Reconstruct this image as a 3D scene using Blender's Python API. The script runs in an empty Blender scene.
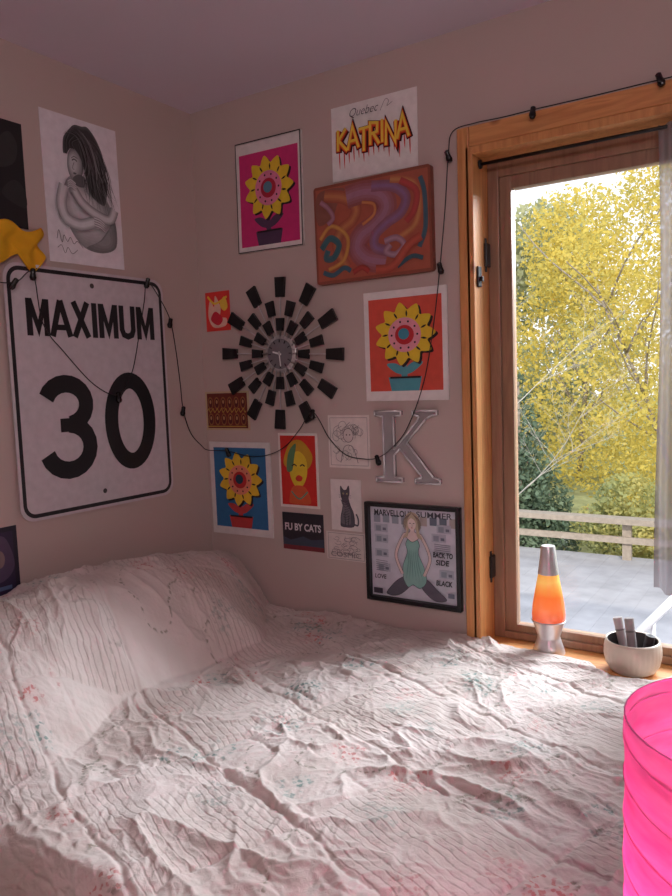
import bpy, bmesh, math, random
import numpy as np
from mathutils import Vector, Matrix
from mathutils.geometry import tessellate_polygon
random.seed(7); rng=np.random.RandomState(5)
scn=bpy.context.scene
col=scn.collection
PI=math.pi

# ---------------------------------------------------------------- materials
def lin(c):
    return tuple(((x/255.0)/12.92 if x/255.0<=0.04045 else ((x/255.0+0.055)/1.055)**2.4) for x in c)
MC={}
def mat(rgb,rough=0.6,metal=0.0,name=None,var=0.06,nscale=25,bump=0.0,emit=0.0,spec=0.5):
    key=(tuple(rgb),rough,metal,var,nscale,bump,emit)
    if key in MC: return MC[key]
    m=bpy.data.materials.new(name or 'surface'); m.use_nodes=True
    nt=m.node_tree; b=nt.nodes['Principled BSDF']
    c=lin(rgb)
    tc=nt.nodes.new('ShaderNodeTexCoord'); nz=nt.nodes.new('ShaderNodeTexNoise')
    nz.inputs['Scale'].default_value=nscale; nz.inputs['Detail'].default_value=4
    nt.links.new(tc.outputs['Object'],nz.inputs['Vector'])
    rp=nt.nodes.new('ShaderNodeValToRGB')
    rp.color_ramp.elements[0].position=0.3; rp.color_ramp.elements[1].position=0.7
    rp.color_ramp.elements[0].color=tuple(x*(1-var) for x in c)+(1,)
    rp.color_ramp.elements[1].color=tuple(min(1,x*(1+var)) for x in c)+(1,)
    nt.links.new(nz.outputs['Fac'],rp.inputs['Fac']); nt.links.new(rp.outputs['Color'],b.inputs['Base Color'])
    b.inputs['Roughness'].default_value=rough; b.inputs['Metallic'].default_value=metal
    b.inputs['Specular IOR Level'].default_value=spec
    if bump>0:
        bp=nt.nodes.new('ShaderNodeBump'); bp.inputs['Strength'].default_value=bump; bp.inputs['Distance'].default_value=0.002
        nt.links.new(nz.outputs['Fac'],bp.inputs['Height']); nt.links.new(bp.outputs['Normal'],b.inputs['Normal'])
    if emit>0:
        b.inputs['Emission Color'].default_value=c+(1,); b.inputs['Emission Strength'].default_value=emit
    MC[key]=m; return m

def wood(c1,c2,c3,axis='Z',name='pine_wood',knots=.8):
    m=bpy.data.materials.new(name); m.use_nodes=True; nt=m.node_tree; b=nt.nodes['Principled BSDF']
    tc=nt.nodes.new('ShaderNodeTexCoord'); mp=nt.nodes.new('ShaderNodeMapping')
    s={'Z':(14,14,1.2),'X':(1.2,14,14)}[axis]; mp.inputs['Scale'].default_value=s
    nz=nt.nodes.new('ShaderNodeTexNoise'); nz.inputs['Scale'].default_value=3; nz.inputs['Detail'].default_value=8; nz.inputs['Distortion'].default_value=1.2
    rp=nt.nodes.new('ShaderNodeValToRGB'); e=rp.color_ramp.elements
    e[0].position=.3; e[0].color=lin(c1)+(1,); e[1].position=.62; e[1].color=lin(c2)+(1,)
    x=e.new(.8); x.color=lin(c3)+(1,)
    nt.links.new(tc.outputs['Object'],mp.inputs['Vector']); nt.links.new(mp.outputs['Vector'],nz.inputs['Vector'])
    nt.links.new(nz.outputs['Fac'],rp.inputs['Fac'])
    vo=nt.nodes.new('ShaderNodeTexVoronoi'); vo.inputs['Scale'].default_value=5.0
    nt.links.new(tc.outputs['Object'],vo.inputs['Vector'])
    kr=nt.nodes.new('ShaderNodeValToRGB'); kr.color_ramp.elements[0].position=.05; kr.color_ramp.elements[0].color=(.25,.12,.06,1); kr.color_ramp.elements[1].position=.12; kr.color_ramp.elements[1].color=(1,1,1,1)
    nt.links.new(vo.outputs['Distance'],kr.inputs['Fac'])
    mx=nt.nodes.new('ShaderNodeMix'); mx.data_type='RGBA'; mx.blend_type='MULTIPLY'; mx.inputs[0].default_value=knots
    nt.links.new(rp.outputs['Color'],mx.inputs[6]); nt.links.new(kr.outputs['Color'],mx.inputs[7])
    nt.links.new(mx.outputs[2],b.inputs['Base Color'])
    b.inputs['Roughness'].default_value=.38
    return m

# ---------------------------------------------------------------- builders
def link(o): col.objects.link(o); return o
def thing(o,label,category,group=None,kind=None):
    if label: o['label']=label
    if category: o['category']=category
    if group: o['group']=group
    if kind: o['kind']=kind
    return o
def struct(o): o['kind']='structure'; return o
def empty(name,loc):
    o=bpy.data.objects.new(name,None); o.location=loc; o.empty_display_size=.05; return link(o)
def parent(ch,pa):
    ch.parent=pa; ch.matrix_parent_inverse=Matrix.Translation(pa.location).inverted() if pa.type=='EMPTY' else pa.matrix_basis.inverted()
    return ch
def mesh(name,vs,fs,ms=None,mi=None,smooth=False,loc=(0,0,0)):
    me=bpy.data.meshes.new(name); me.from_pydata([tuple(v) for v in vs],[],fs)
    for m in (ms or []): me.materials.append(m)
    if mi is not None:
        for p,i in zip(me.polygons,mi): p.material_index=i
    if smooth:
        me.polygons.foreach_set('use_smooth',[True]*len(me.polygons))
    me.update()
    o=bpy.data.objects.new(name,me); o.location=loc; return link(o)
BOXF=[(0,3,2,1),(4,5,6,7),(0,1,5,4),(1,2,6,5),(2,3,7,6),(3,0,4,7)]
def boxv(a,b):
    x0,y0,z0=a;x1,y1,z1=b
    return [(x0,y0,z0),(x1,y0,z0),(x1,y1,z0),(x0,y1,z0),(x0,y0,z1),(x1,y0,z1),(x1,y1,z1),(x0,y1,z1)]
def boxes(name,lst,m,bevel=0,loc=(0,0,0)):
    vs=[];fs=[]
    for a,b in lst:
        k=len(vs); vs+= [tuple(v[i]-loc[i] for i in range(3)) for v in boxv(a,b)]; fs+=[tuple(k+i for i in f) for f in BOXF]
    o=mesh(name,vs,fs,[m],loc=loc)
    if bevel:
        md=o.modifiers.new('bevel','BEVEL'); md.width=bevel; md.segments=2; md.limit_method='ANGLE'
    return o
def lathe(name,prof,m,loc=(0,0,0),n=32,smooth=True,cap=True):
    vs=[];fs=[]
    for r,z in prof:
        for i in range(n):
            a=2*PI*i/n; vs.append((r*math.cos(a),r*math.sin(a),z))
    for j in range(len(prof)-1):
        for i in range(n):
            i2=(i+1)%n; fs.append((j*n+i,j*n+i2,(j+1)*n+i2,(j+1)*n+i))
    if cap:
        if prof[0][0]>1e-4: fs.append(tuple(range(n))[::-1])
        if prof[-1][0]>1e-4: fs.append(tuple((len(prof)-1)*n+i for i in range(n)))
    o=mesh(name,vs,fs,[m],smooth=smooth,loc=loc)
    if smooth:
        md=o.modifiers.new('es','EDGE_SPLIT'); md.split_angle=math.radians(40)
    return o
def catmull(p,n=8,closed=False):
    P=[Vector(q) for q in p]; out=[]; N=len(P)
    rngi=range(N) if closed else range(N-1)
    for i in rngi:
        if closed: a,b,c,d=P[(i-1)%N],P[i],P[(i+1)%N],P[(i+2)%N]
        else: a,b,c,d=P[max(i-1,0)],P[i],P[i+1],P[min(i+2,N-1)]
        for k in range(n):
            t=k/n; out.append(.5*((2*b)+(c-a)*t+(2*a-5*b+4*c-d)*t*t+(3*b-a-3*c+d)*t**3))
    if not closed: out.append(P[-1])
    return out
def tube_geo(pts,r,n=6,vs=None,fs=None):
    vs=[] if vs is None else vs; fs=[] if fs is None else fs
    pts=[Vector(p) for p in pts]; k0=len(vs); up=Vector((.12,.3,.95)).normalized()
    for i,p in enumerate(pts):
        t=(pts[min(i+1,len(pts)-1)]-pts[max(i-1,0)]).normalized()
        a=t.cross(up)
        if a.length<.05: a=t.cross(Vector((1,0,0)))
        a.normalize(); b=t.cross(a)
        rr=r[i] if hasattr(r,'__len__') else r
        for k in range(n):
            g=2*PI*k/n; vs.append(tuple(p+a*math.cos(g)*rr+b*math.sin(g)*rr))
    for i in range(len(pts)-1):
        for k in range(n):
            k2=(k+1)%n; fs.append((k0+i*n+k,k0+i*n+k2,k0+(i+1)*n+k2,k0+(i+1)*n+k))
    fs.append(tuple(k0+k for k in range(n))[::-1]); fs.append(tuple(k0+(len(pts)-1)*n+k for k in range(n)))
    return vs,fs
def tube(name,pts,r,m,n=6):
    vs,fs=tube_geo(pts,r,n); return mesh(name,vs,fs,[m],smooth=True)

# ---------------------------------------------------------------- flat art
def text_geo(s,bold=0.0,shear=0.0):
    c=bpy.data.curves.new('t','FONT'); c.body=s; c.size=1; c.offset=bold; c.shear=shear; c.resolution_u=3
    o=bpy.data.objects.new('t',c); col.objects.link(o)
    dg=bpy.context.evaluated_depsgraph_get(); me=bpy.data.meshes.new_from_object(o.evaluated_get(dg))
    v=[(p.co.x,p.co.y) for p in me.vertices]; f=[tuple(p.vertices) for p in me.polygons]
    bpy.data.objects.remove(o); bpy.data.meshes.remove(me); return v,f
class Art:
    def __init__(s,W,H,paper=(235,230,225),th=.003,rough=.55,radius=0):
        s.W=W;s.H=H;s.v=[];s.f=[];s.mi=[];s.ms=[];s.th=th;s.rough=rough;s.n=0
        k=s.mid(paper)
        if radius:
            out=[]
            for cx,cy,a0 in ((W-radius,H-radius,0),(radius,H-radius,90),(radius,radius,180),(W-radius,radius,270)):
                for i in range(9):
                    a=math.radians(a0+i*90/8); out.append((cx+radius*math.cos(a),cy+radius*math.sin(a)))
        else: out=[(0,0),(W,0),(W,H),(0,H)]
        n=len(out)
        s.v+=[(x,y,0) for x,y in out]+[(x,y,th) for x,y in out]
        s.f.append(tuple(range(n))[::-1]); s.f.append(tuple(range(n,2*n))); s.mi+=[k,k]
        for i in range(n):
            j=(i+1)%n; s.f.append((i,j,n+j,n+i)); s.mi.append(k)
    def mid(s,c):
        m=c if isinstance(c,bpy.types.Material) else mat(c,s.rough,nscale=40)
        if m not in s.ms: s.ms.append(m)
        return s.ms.index(m)
    def z(s):
        s.n+=1; return s.th+.00010*s.n
    def raw(s,vs,fs,c):
        z=s.z(); k=len(s.v); i=s.mid(c)
        s.v+=[(x,y,z) for x,y in vs]
        for f in fs: s.f.append(tuple(k+a for a in f)); s.mi.append(i)
    def poly(s,p,c,sm=False):
        if sm: p=[tuple(q) for q in catmull([(a,b,0) for a,b in p],6,True)]
        pts=[Vector((a[0]*s.W,a[1]*s.H,0)) for a in p]
        tr=tessellate_polygon([pts]); fs=[]
        for t in tr:
            a,b,c2=[pts[i] for i in t]
            ar=(b-a).cross(c2-a).z
            if abs(ar)<1e-12: continue
            fs.append(tuple(t) if ar>0 else tuple(t)[::-1])
        s.raw([(q.x,q.y) for q in pts],fs,c)
    def rect(s,x0,y0,x1,y1,c): s.poly([(x0,y0),(x1,y0),(x1,y1),(x0,y1)],c)
    def ell(s,cx,cy,rx,ry,c,rot=0,n=24):
        p=[]
        for i in range(n):
            a=2*PI*i/n; x=rx*math.cos(a); y=ry*math.sin(a)
            p.append((cx+x*math.cos(rot)-y*math.sin(rot),cy+x*math.sin(rot)+y*math.cos(rot)))
        s.poly(p,c)
    def stroke(s,p,w,c,sm=True,closed=False,taper=False):
        P=[(a*s.W,b*s.H,0) for a,b in p]
        P=catmull(P,7,closed) if sm else [Vector(q) for q in P]
        N=len(P); vs=[]; fs=[]
        for i in range(N):
            a=P[(i-1)%N] if closed else P[max(i-1,0)]; b=P[(i+1)%N] if closed else P[min(i+1,N-1)]
            d=(b-a); d=d.normalized() if d.length>1e-9 else Vector((1,0,0))
            k=1.0
            if not sm and (closed or 0<i<N-1):
                d1=(P[i]-a).normalized(); d2=(b-P[i]).normalized(); cs=max(.35,math.sqrt(max(0,(1+d1.dot(d2))/2))); k=1/cs
                d=(d1+d2).normalized() if (d1+d2).length>1e-6 else d
            if taper: k*=max(.15,math.sin(PI*min(max(i/(N-1),.04),.96)))
            nn=Vector((-d.y,d.x,0))*(w*.5*k)
            for q in (P[i]+nn,P[i]-nn):
                vs.append((min(max(q.x,.001),s.W-.001),min(max(q.y,.001),s.H-.001)))
        for i in range(N if closed else N-1):
            j=(i+1)%N; fs.append((2*i,2*i+1,2*j+1,2*j))
        s.raw(vs,fs,c)
    def text(s,t,x0,y0,x1,y1,c,bold=.0,shear=0):
        v,f=text_geo(t,bold,shear)
        if not v: return
        ax=min(p[0] for p in v);bx=max(p[0] for p in v);ay=min(p[1] for p in v);by=max(p[1] for p in v)
        s.raw([((x0+(p[0]-ax)/(bx-ax)*(x1-x0))*s.W,(y0+(p[1]-ay)/(by-ay)*(y1-y0))*s.H) for p in v],f,c)
    def build(s,name,center,wall,label,category,off=.0006,tilt=0):
        me=bpy.data.meshes.new(name)
        me.from_pydata([(x-s.W/2,y-s.H/2,z) for x,y,z in s.v],[],s.f)
        for m in s.ms: me.materials.append(m)
        for p,i in zip(me.polygons,s.mi): p.material_index=i
        me.update()
        o=bpy.data.objects.new(name,me)
        if wall=='back':
            M=Matrix(((1,0,0,center[0]),(0,0,-1,-off),(0,1,0,center[1]),(0,0,0,1)))
        else:
            M=Matrix(((0,0,1,off),(1,0,0,center[0]),(0,1,0,center[1]),(0,0,0,1)))
        o.matrix_basis=M@Matrix.Rotation(math.radians(tilt),4,'Z'); link(o)
        if label: thing(o,label,category)
        return o

# ================================================================= ROOM
def wallmat(c,name,bs=.15):
    m=bpy.data.materials.new(name); m.use_nodes=True; nt=m.node_tree; b=nt.nodes['Principled BSDF']
    tc=nt.nodes.new('ShaderNodeTexCoord'); n1=nt.nodes.new('ShaderNodeTexNoise'); n1.inputs['Scale'].default_value=1.5; n1.inputs['Detail'].default_value=5
    n2=nt.nodes.new('ShaderNodeTexNoise'); n2.inputs['Scale'].default_value=220
    nt.links.new(tc.outputs['Object'],n1.inputs['Vector']); nt.links.new(tc.outputs['Object'],n2.inputs['Vector'])
    rp=nt.nodes.new('ShaderNodeValToRGB'); c=lin(c)
    rp.color_ramp.elements[0].color=tuple(x*.95 for x in c)+(1,); rp.color_ramp.elements[1].color=tuple(x*1.05 for x in c)+(1,)
    nt.links.new(n1.outputs['Fac'],rp.inputs['Fac']); nt.links.new(rp.outputs['Color'],b.inputs['Base Color'])
    bp=nt.nodes.new('ShaderNodeBump'); bp.inputs['Strength'].default_value=bs; bp.inputs['Distance'].default_value=.002
    nt.links.new(n2.outputs['Fac'],bp.inputs['Height']); nt.links.new(bp.outputs['Normal'],b.inputs['Normal'])
    b.inputs['Roughness'].default_value=.75; return m
M_wall=wallmat((196,178,170),'painted_wall'); M_ceil=wallmat((224,216,230),'painted_ceiling')
RX,RY,H=3.5,-3.6,2.44
WX0,WX1,WZ0,WZ1=1.09,1.98,.59,2.10
struct(boxes('wall_back',[((-.15,0,-.0),(WX0,.15,H)),((WX1,0,0),(RX+.15,.15,H)),((WX0,0,0),(WX1,.15,WZ0)),((WX0,0,WZ1),(WX1,.15,H))],M_wall))
struct(boxes('wall_left',[((-.15,RY,0),(0,0,H))],M_wall))
struct(boxes('wall_right',[((RX,RY,0),(RX+.15,0,H))],M_wall))
struct(boxes('wall_front',[((-.15,RY-.15,0),(RX+.15,RY,H))],M_wall))
struct(boxes('ceiling',[((-.15,RY-.15,H),(RX+.15,.15,H+.12))],M_ceil))
M_floor=wood((120,80,50),(150,105,68),(95,62,40),'X','floor_wood')
struct(boxes('floor',[((-.15,RY-.15,-.1),(RX+.15,.15,0))],M_floor))
struct(boxes('baseboard_left',[((0,RY,0),(.012,0,.09))],mat((200,190,182),.5)))
struct(boxes('baseboard_back',[((.012,-.012,0),(RX,0,.09))],mat((200,190,182),.5)))

# window
M_pineZ=wood((190,126,74),(218,156,96),(172,108,62),'Z'); M_pineX=wood((190,126,74),(218,156,96),(172,108,62),'X')
M_sash=wood((138,106,86),(160,126,102),(120,92,76),'Z','sash_wood',0.0)
struct(boxes('trim_1',[((1.064,-.022,.585),(1.102,0,2.156))],M_pineZ,.004))
struct(boxes('trim_2',[((1.102,-.022,2.098),(2.05,0,2.156))],M_pineX,.004))
struct(boxes('trim_3',[((1.98,-.022,.585),(2.05,0,2.098))],M_pineZ,.004))
struct(boxes('trim_4',[((1.064,-.035,.575),(2.05,.12,.607))],M_pineX,.004))
struct(boxes('trim_5',[((1.09,-.022,.607),(1.112,.16,2.098)),((1.953,-.022,.607),(1.98,.16,2.098)),((1.112,-.022,2.076),(1.953,.16,2.098))],M_pineZ,.002))
win=struct(empty('window_1',(1.53,.1,.607)))
sx0,sx1,sz0,sz1=1.113,1.952,.609,2.074
sash=boxes('sash',[((sx0,.090,sz0),(sx0+.034,.145,sz1)),((sx1-.038,.090,sz0),(sx1,.145,sz1)),((sx0+.034,.090,sz1-.045),(sx1-.038,.145,sz1)),((sx0+.034,.090,sz0),(sx1-.038,.145,sz0+.022)),
   ((sx0+.034,.100,sz0+.022),(sx0+.070,.135,sz1-.045)),((sx1-.072,.100,sz0+.022),(sx1-.038,.135,sz1-.045)),((sx0+.070,.100,sz1-.083),(sx1-.072,.135,sz1-.045)),((sx0+.070,.100,sz0+.022),(sx1-.072,.135,sz0+.045))],M_sash,.002)
parent(sash,win)
gm=bpy.data.materials.new('window_glass'); gm.use_nodes=True; nt=gm.node_tree; nt.nodes.clear()
o_=nt.nodes.new('ShaderNodeOutputMaterial'); mx=nt.nodes.new('ShaderNodeMixShader'); tr=nt.nodes.new('ShaderNodeBsdfTransparent'); gl=nt.nodes.new('ShaderNodeBsdfGlossy'); fr=nt.nodes.new('ShaderNodeFresnel')
gl.inputs['Roughness'].default_value=.02; fr.inputs['IOR'].default_value=1.2
nt.links.new(fr.outputs[0],mx.inputs[0]); nt.links.new(tr.outputs[0],mx.inputs[1]); nt.links.new(gl.outputs[0],mx.inputs[2]); nt.links.new(mx.outputs[0],o_.inputs[0])
parent(boxes('glass',[((sx0+.068,.116,sz0+.042),(sx1-.07,.119,sz1-.08))],gm),win)
M_black=mat((22,20,22),.4)
for z in (1.80,.84):
    parent(boxes('hinge',[((1.1125,.055,z-.035),(1.121,.088,z+.035)),((1.1125,.06,z-.05),(1.117,.07,z+.05))],M_black,.002),win)
parent(boxes('latch',[((1.1125,-.005,1.70),(1.119,.02,1.76)),((1.119,.0,1.715),(1.129,.012,1.73))],M_black,.002),win)

# curtain + rod
rod=empty('curtain_rod',(1.53,.03,2.058)); thing(rod,'thin black curtain rod inside the wooden window recess','curtain rod')
vs,fs=tube_geo([(1.113,.03,2.058),(1.95,.03,2.058)],.005,10); parent(mesh('rod',vs,fs,[M_black],smooth=True),rod)
for x in (1.113,1.944):
    vs,fs=tube_geo([(x,.03,2.058),(x+.006,.03,2.058)],.013,12); parent(mesh('rod_end',vs,fs,[M_black],smooth=True),rod)
cm=bpy.data.materials.new('sheer_fabric'); cm.use_nodes=True; nt=cm.node_tree; nt.nodes.clear()
o_=nt.nodes.new('ShaderNodeOutputMaterial'); mx=nt.nodes.new('ShaderNodeMixShader'); mx2=nt.nodes.new('ShaderNodeMixShader'); tr=nt.nodes.new('ShaderNodeBsdfTransparent'); df=nt.nodes.new('ShaderNodeBsdfDiffuse'); tl=nt.nodes.new('ShaderNodeBsdfTranslucent')
df.inputs[0].default_value=lin((170,162,166))+(1,); tl.inputs[0].default_value=lin((128,120,124))+(1,); mx.inputs[0].default_value=.4; mx2.inputs[0].default_value=.82
wv=nt.nodes.new('ShaderNodeTexWave'); wv.inputs['Scale'].default_value=400; tc=nt.nodes.new('ShaderNodeTexCoord'); nt.links.new(tc.outputs['Object'],wv.inputs['Vector'])
mr=nt.nodes.new('ShaderNodeMapRange'); mr.inputs[3].default_value=.62; mr.inputs[4].default_value=.86; nt.links.new(wv.outputs['Fac'],mr.inputs[0]); nt.links.new(mr.outputs[0],mx2.inputs[0])
nt.links.new(df.outputs[0],mx.inputs[1]); nt.links.new(tl.outputs[0],mx.inputs[2]); nt.links.new(tr.outputs[0],mx2.inputs[1]); nt.links.new(mx.outputs[0],mx2.inputs[2]); nt.links.new(mx2.outputs[0],o_.inputs[0])
vs=[];fs=[];nu,nv=90,40
for j in range(nv+1):
    for i in range(nu+1):
        u=i/nu; v=j/nv; x=1.602+.330*u+.006*math.sin(v*5)*(1-u); y=.03+.015*math.sin(u*52+.6*math.sin(v*4))*(.6+.4*v)
        if v<.02: y=.03+.012*math.sin(u*52)
        z=2.066-v*(1.22+.02*math.sin(u*9)); vs.append((x,y,z))
for j in range(nv):
    for i in range(nu):
        a=j*(nu+1)+i; fs.append((a,a+1,a+nu+2,a+nu+1))
thing(mesh('curtain',vs,fs,[cm],smooth=True),'sheer grey curtain panel gathered at the side of the window','curtain')

# ================================================================= OUTSIDE
M_grass=mat((160,160,110),.9,var=.3,nscale=2)
o=mesh('ground',[(-40,.6,-1.2),(40,.6,-1.2),(40,60,-.6),(-40,60,-.6)],[(0,1,2,3)],[M_grass]); struct(o)
M_deck=mat((156,152,154),.85,var=.16,nscale=4)
DZ=-.06
lst=[]
for i in range(48):
    x=-5.5+i*.2; lst.append(((x,.3,-.6+DZ),(x+.198,6.3,-.55+DZ)))
lst.append(((-5.5,.3,-.75),(4.1,6.3,-.5515+DZ))); 
struct(boxes('deck_floor',lst,M_deck))
M_rail=mat((158,144,130),.8,var=.15)
struct(boxes('trim_6',[((-5.5,.35,-1.4),(-5.3,.55,-.75)),((-5.5,6.0,-1.4),(-5.3,6.2,-.75)),((3.8,6,-1.4),(4.0,6.2,-.75)),((-1,6,-1.4),(-.8,6.2,-.75))],M_rail))
rail=empty('deck_railing',(-.8,6.1,-.61)); thing(rail,'weathered wooden railing along the edge of the outdoor deck','railing')
parent(boxes('rail_board',[((-5.5,6.02,-.20),(4.1,6.2,-.14))],M_rail),rail)
parent(boxes('rail_board',[((-5.5,6.09,-.42),(4.1,6.13,-.35))],M_rail),rail)
for x in (-4.5,-2.9,-1.62,.25,2.0,3.8):
    parent(boxes('post',[((x,6.13,-.61),(x+.09,6.2,-.20))],M_rail),rail)
M_whr=mat((206,204,208),.6)
sr=empty('stair_rail',(1.25,1.6,-.61)); thing(sr,'white painted sloping stair rail on the deck outside','railing')
a=Vector((1.20,1.50,.10)); b_=Vector((1.62,2.45,.50))
parent(tube('handrail',[a,b_],.022,M_whr,8),sr)
parent(tube('lower_rail',[a-Vector((0,0,.5)),b_-Vector((0,0,.5))],.020,M_whr,8),sr)
for t in (0,.25,.5,.75,1):
    p=a.lerp(b_,t); parent(tube('baluster',[p-Vector((0,0,.5 if 0<t<1 else p.z+.61)),p],.014 if 0<t<1 else .026,M_whr,8),sr)

def leafmat(cols,name,tl=.35,sc=1.2):
    m=bpy.data.materials.new(name); m.use_nodes=True; nt=m.node_tree; nt.nodes.clear()
    o=nt.nodes.new('ShaderNodeOutputMaterial'); mx=nt.nodes.new('ShaderNodeMixShader'); d=nt.nodes.new('ShaderNodeBsdfDiffuse'); t=nt.nodes.new('ShaderNodeBsdfTranslucent')
    tc=nt.nodes.new('ShaderNodeTexCoord'); nz=nt.nodes.new('ShaderNodeTexNoise'); nz.inputs['Scale'].default_value=sc; nz.inputs['Detail'].default_value=8; nz.inputs['Roughness'].default_value=.8
    rp=nt.nodes.new('ShaderNodeValToRGB'); e=rp.color_ramp.elements
    e[0].position=.32; e[0].color=lin(cols[0])+(1,); e[1].position=.68; e[1].color=lin(cols[-1])+(1,)
    for i,c in enumerate(cols[1:-1]): x=e.new(.32+.36*(i+1)/(len(cols)-1)); x.color=lin(c)+(1,)
    nt.links.new(tc.outputs['Object'],nz.inputs['Vector']); nt.links.new(nz.outputs['Fac'],rp.inputs['Fac'])
    nt.links.new(rp.outputs[0],d.inputs[0]); nt.links.new(rp.outputs[0],t.inputs[0]); mx.inputs[0].default_value=tl
    nt.links.new(d.outputs[0],mx.inputs[1]); nt.links.new(t.outputs[0],mx.inputs[2]); nt.links.new(mx.outputs[0],o.inputs[0]); return m
L_yel=leafmat([(174,174,120),(216,200,116),(230,206,106),(222,208,150)],'autumn_leaves',.5)  # leaf colours from here on are paled to stand in for outdoor haze
L_mix=leafmat([(140,154,122),(176,178,122),(214,200,126),(214,206,154)],'turning_leaves',.45)
L_grn=leafmat([(88,106,92),(112,130,108),(138,152,124)],'conifer_needles',.25)
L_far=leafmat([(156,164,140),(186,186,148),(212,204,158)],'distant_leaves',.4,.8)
M_bark=mat((150,138,126),.9,var=.3); M_twig=mat((196,188,180),.8,var=.12)
def foliage(name,clusters,n,size,m):
    tot=sum(c[3]**2 for c in clusters); V=[];
    for c in clusters:
        k=int(n*c[3]**2/tot)
        d=rng.normal(size=(k,3)); d/=np.linalg.norm(d,axis=1)[:,None]
        r=c[3]*(.35+.65*rng.rand(k)**.5)
        P=np.array(c[:3])+d*r[:,None]*np.array([1,1,.85])
        a=rng.normal(size=(k,3)); a/=np.linalg.norm(a,axis=1)[:,None]
        b=np.cross(a,rng.normal(size=(k,3))); b/=np.linalg.norm(b,axis=1)[:,None]
        s=(size*(.6+.8*rng.rand(k)))[:,None]
        V.append(np.stack([P-a*s,P-b*s*.55,P+a*s,P+b*s*.55],1).reshape(-1,3))
    V=np.concatenate(V); N=len(V)//4
    me=bpy.data.meshes.new(name); me.from_pydata(V.tolist(),[],np.arange(N*4).reshape(-1,4).tolist()); me.materials.append(m)
    o=link(bpy.data.objects.new(name,me)); o['kind']='stuff'; return o
def branches(base,height,r,levels,spread,vs,fs,dirv=None,rs=random):
    d=dirv or Vector((0,0,1)); p=Vector(base); pts=[p.copy()]; k=5
    for i in range(k):
        d=(d+Vector((rs.uniform(-.15,.15),rs.uniform(-.15,.15),rs.uniform(-.05,.08)))).normalized()
        p=p+d*height/k; pts.append(p.copy())
    tube_geo(pts,[r*(1-.6*i/k) for i in range(k+1)],5,vs,fs)
    if levels>0:
        for i in range(2,k+1):
            for q in range(2 if levels>1 else 3):
                a=rs.uniform(0,2*PI); nd=(d*.6+Vector((math.cos(a),math.sin(a),.2))*spread).normalized()
                branches(pts[i],height*rs.uniform(.35,.6),r*.4,levels-1,spread,vs,fs,nd,rs)
def gz(y): return -1.2+.6*(y-.6)/59.4
def tree(x,y,h,r,m,n,size,label,lv=1,nc=9,low=.25,tr=.05):
    z=gz(y); e=empty('tree',(x,y,z)); thing(e,label,'tree')
    vs=[];fs=[]; branches((x,y,z-.05),h*.6,tr,lv,.6,vs,fs)
    parent(mesh('trunk',vs,fs,[M_bark],smooth=True),e)
    cl=[]
    for i in range(nc):
        t=i/(nc-1); zz=z+h*(low+(1-low)*t)-r*.3; a=rng.rand()*6.28; rr=r*.75*math.sin(PI*(.25+.7*t))
        cl.append((x+rr*math.cos(a),y+rr*math.sin(a),zz,r*(.45+.35*rng.rand())))
        cl.append((x-rr*math.cos(a),y-rr*math.sin(a),zz+.3,r*(.4+.3*rng.rand())))
    parent(foliage('foliage',cl,n,size,m),e); return e
ly_='tall tree with yellow autumn leaves behind the deck'; lm_='leafy tree turning from green to yellow behind the deck'
tree(.2,10.2,6.2,1.75,L_yel,24000,.036,ly_,low=.12)
tree(-5.2,11.2,5.6,1.6,L_mix,6000,.06,lm_,low=.1)
tree(5.0,10.5,6.6,1.7,L_yel,6000,.06,ly_,low=.1)
tree(-2.6,15.2,6.2,1.9,L_yel,16000,.055,ly_,low=.1,tr=.08)
tree(3.6,15.2,7.2,1.9,L_yel,7000,.08,ly_,low=.1,tr=.08)
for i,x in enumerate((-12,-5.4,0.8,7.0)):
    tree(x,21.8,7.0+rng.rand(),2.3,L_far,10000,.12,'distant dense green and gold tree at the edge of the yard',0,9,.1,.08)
def conifer(x,y,h,r):
    z=gz(y); e=empty('conifer_tree',(x,y,z)); thing(e,'dark green spruce tree standing behind the deck railing','tree')
    vs,fs=tube_geo([(x,y,z-.05),(x,y,z+h*.95)],[.06,.02],6); parent(mesh('trunk',vs,fs,[M_bark]),e)
    cl=[]
    for i in range(10):
        t=i/9; rr=r*(1-t)*.6
        for k in range(max(1,int(5*(1-t)))):
            a=k*2.4+i; cl.append((x+rr*math.cos(a),y+rr*math.sin(a),z+.3+t*(h-.4),.12+r*.42*(1-t)))
    parent(foliage('needles',cl,9000,.040,L_grn),e)
conifer(-1.50,7.9,2.6,.8); conifer(-3.9,8.0,3.0,.8)
for x,y in ((.1,7.3),(1.7,7.4)):
    e=empty('shrub',(x,y,gz(y))); thing(e,'low green and yellow shrub beside the deck','shrub')
    vs=[];fs=[]; branches((x,y,gz(y)-.03),.6,.03,1,.9,vs,fs); parent(mesh('stem',vs,fs,[M_bark]),e)
    parent(foliage('foliage',[(x,y,gz(y)+.55,.5),(x+.35,y,gz(y)+.5,.45),(x-.35,y+.1,gz(y)+.6,.4),(x,y,gz(y)+1.0,.4)],5000,.035,L_mix),e)
rs=random.Random(11)
vs=[];fs=[]; branches((-1.15,6.75,gz(6.75)-.05),2.7,.015,3,.8,vs,fs,None,rs)
thing(mesh('bare_tree',vs,fs,[M_twig]),'small bare tree with pale twiggy branches','tree')

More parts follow.
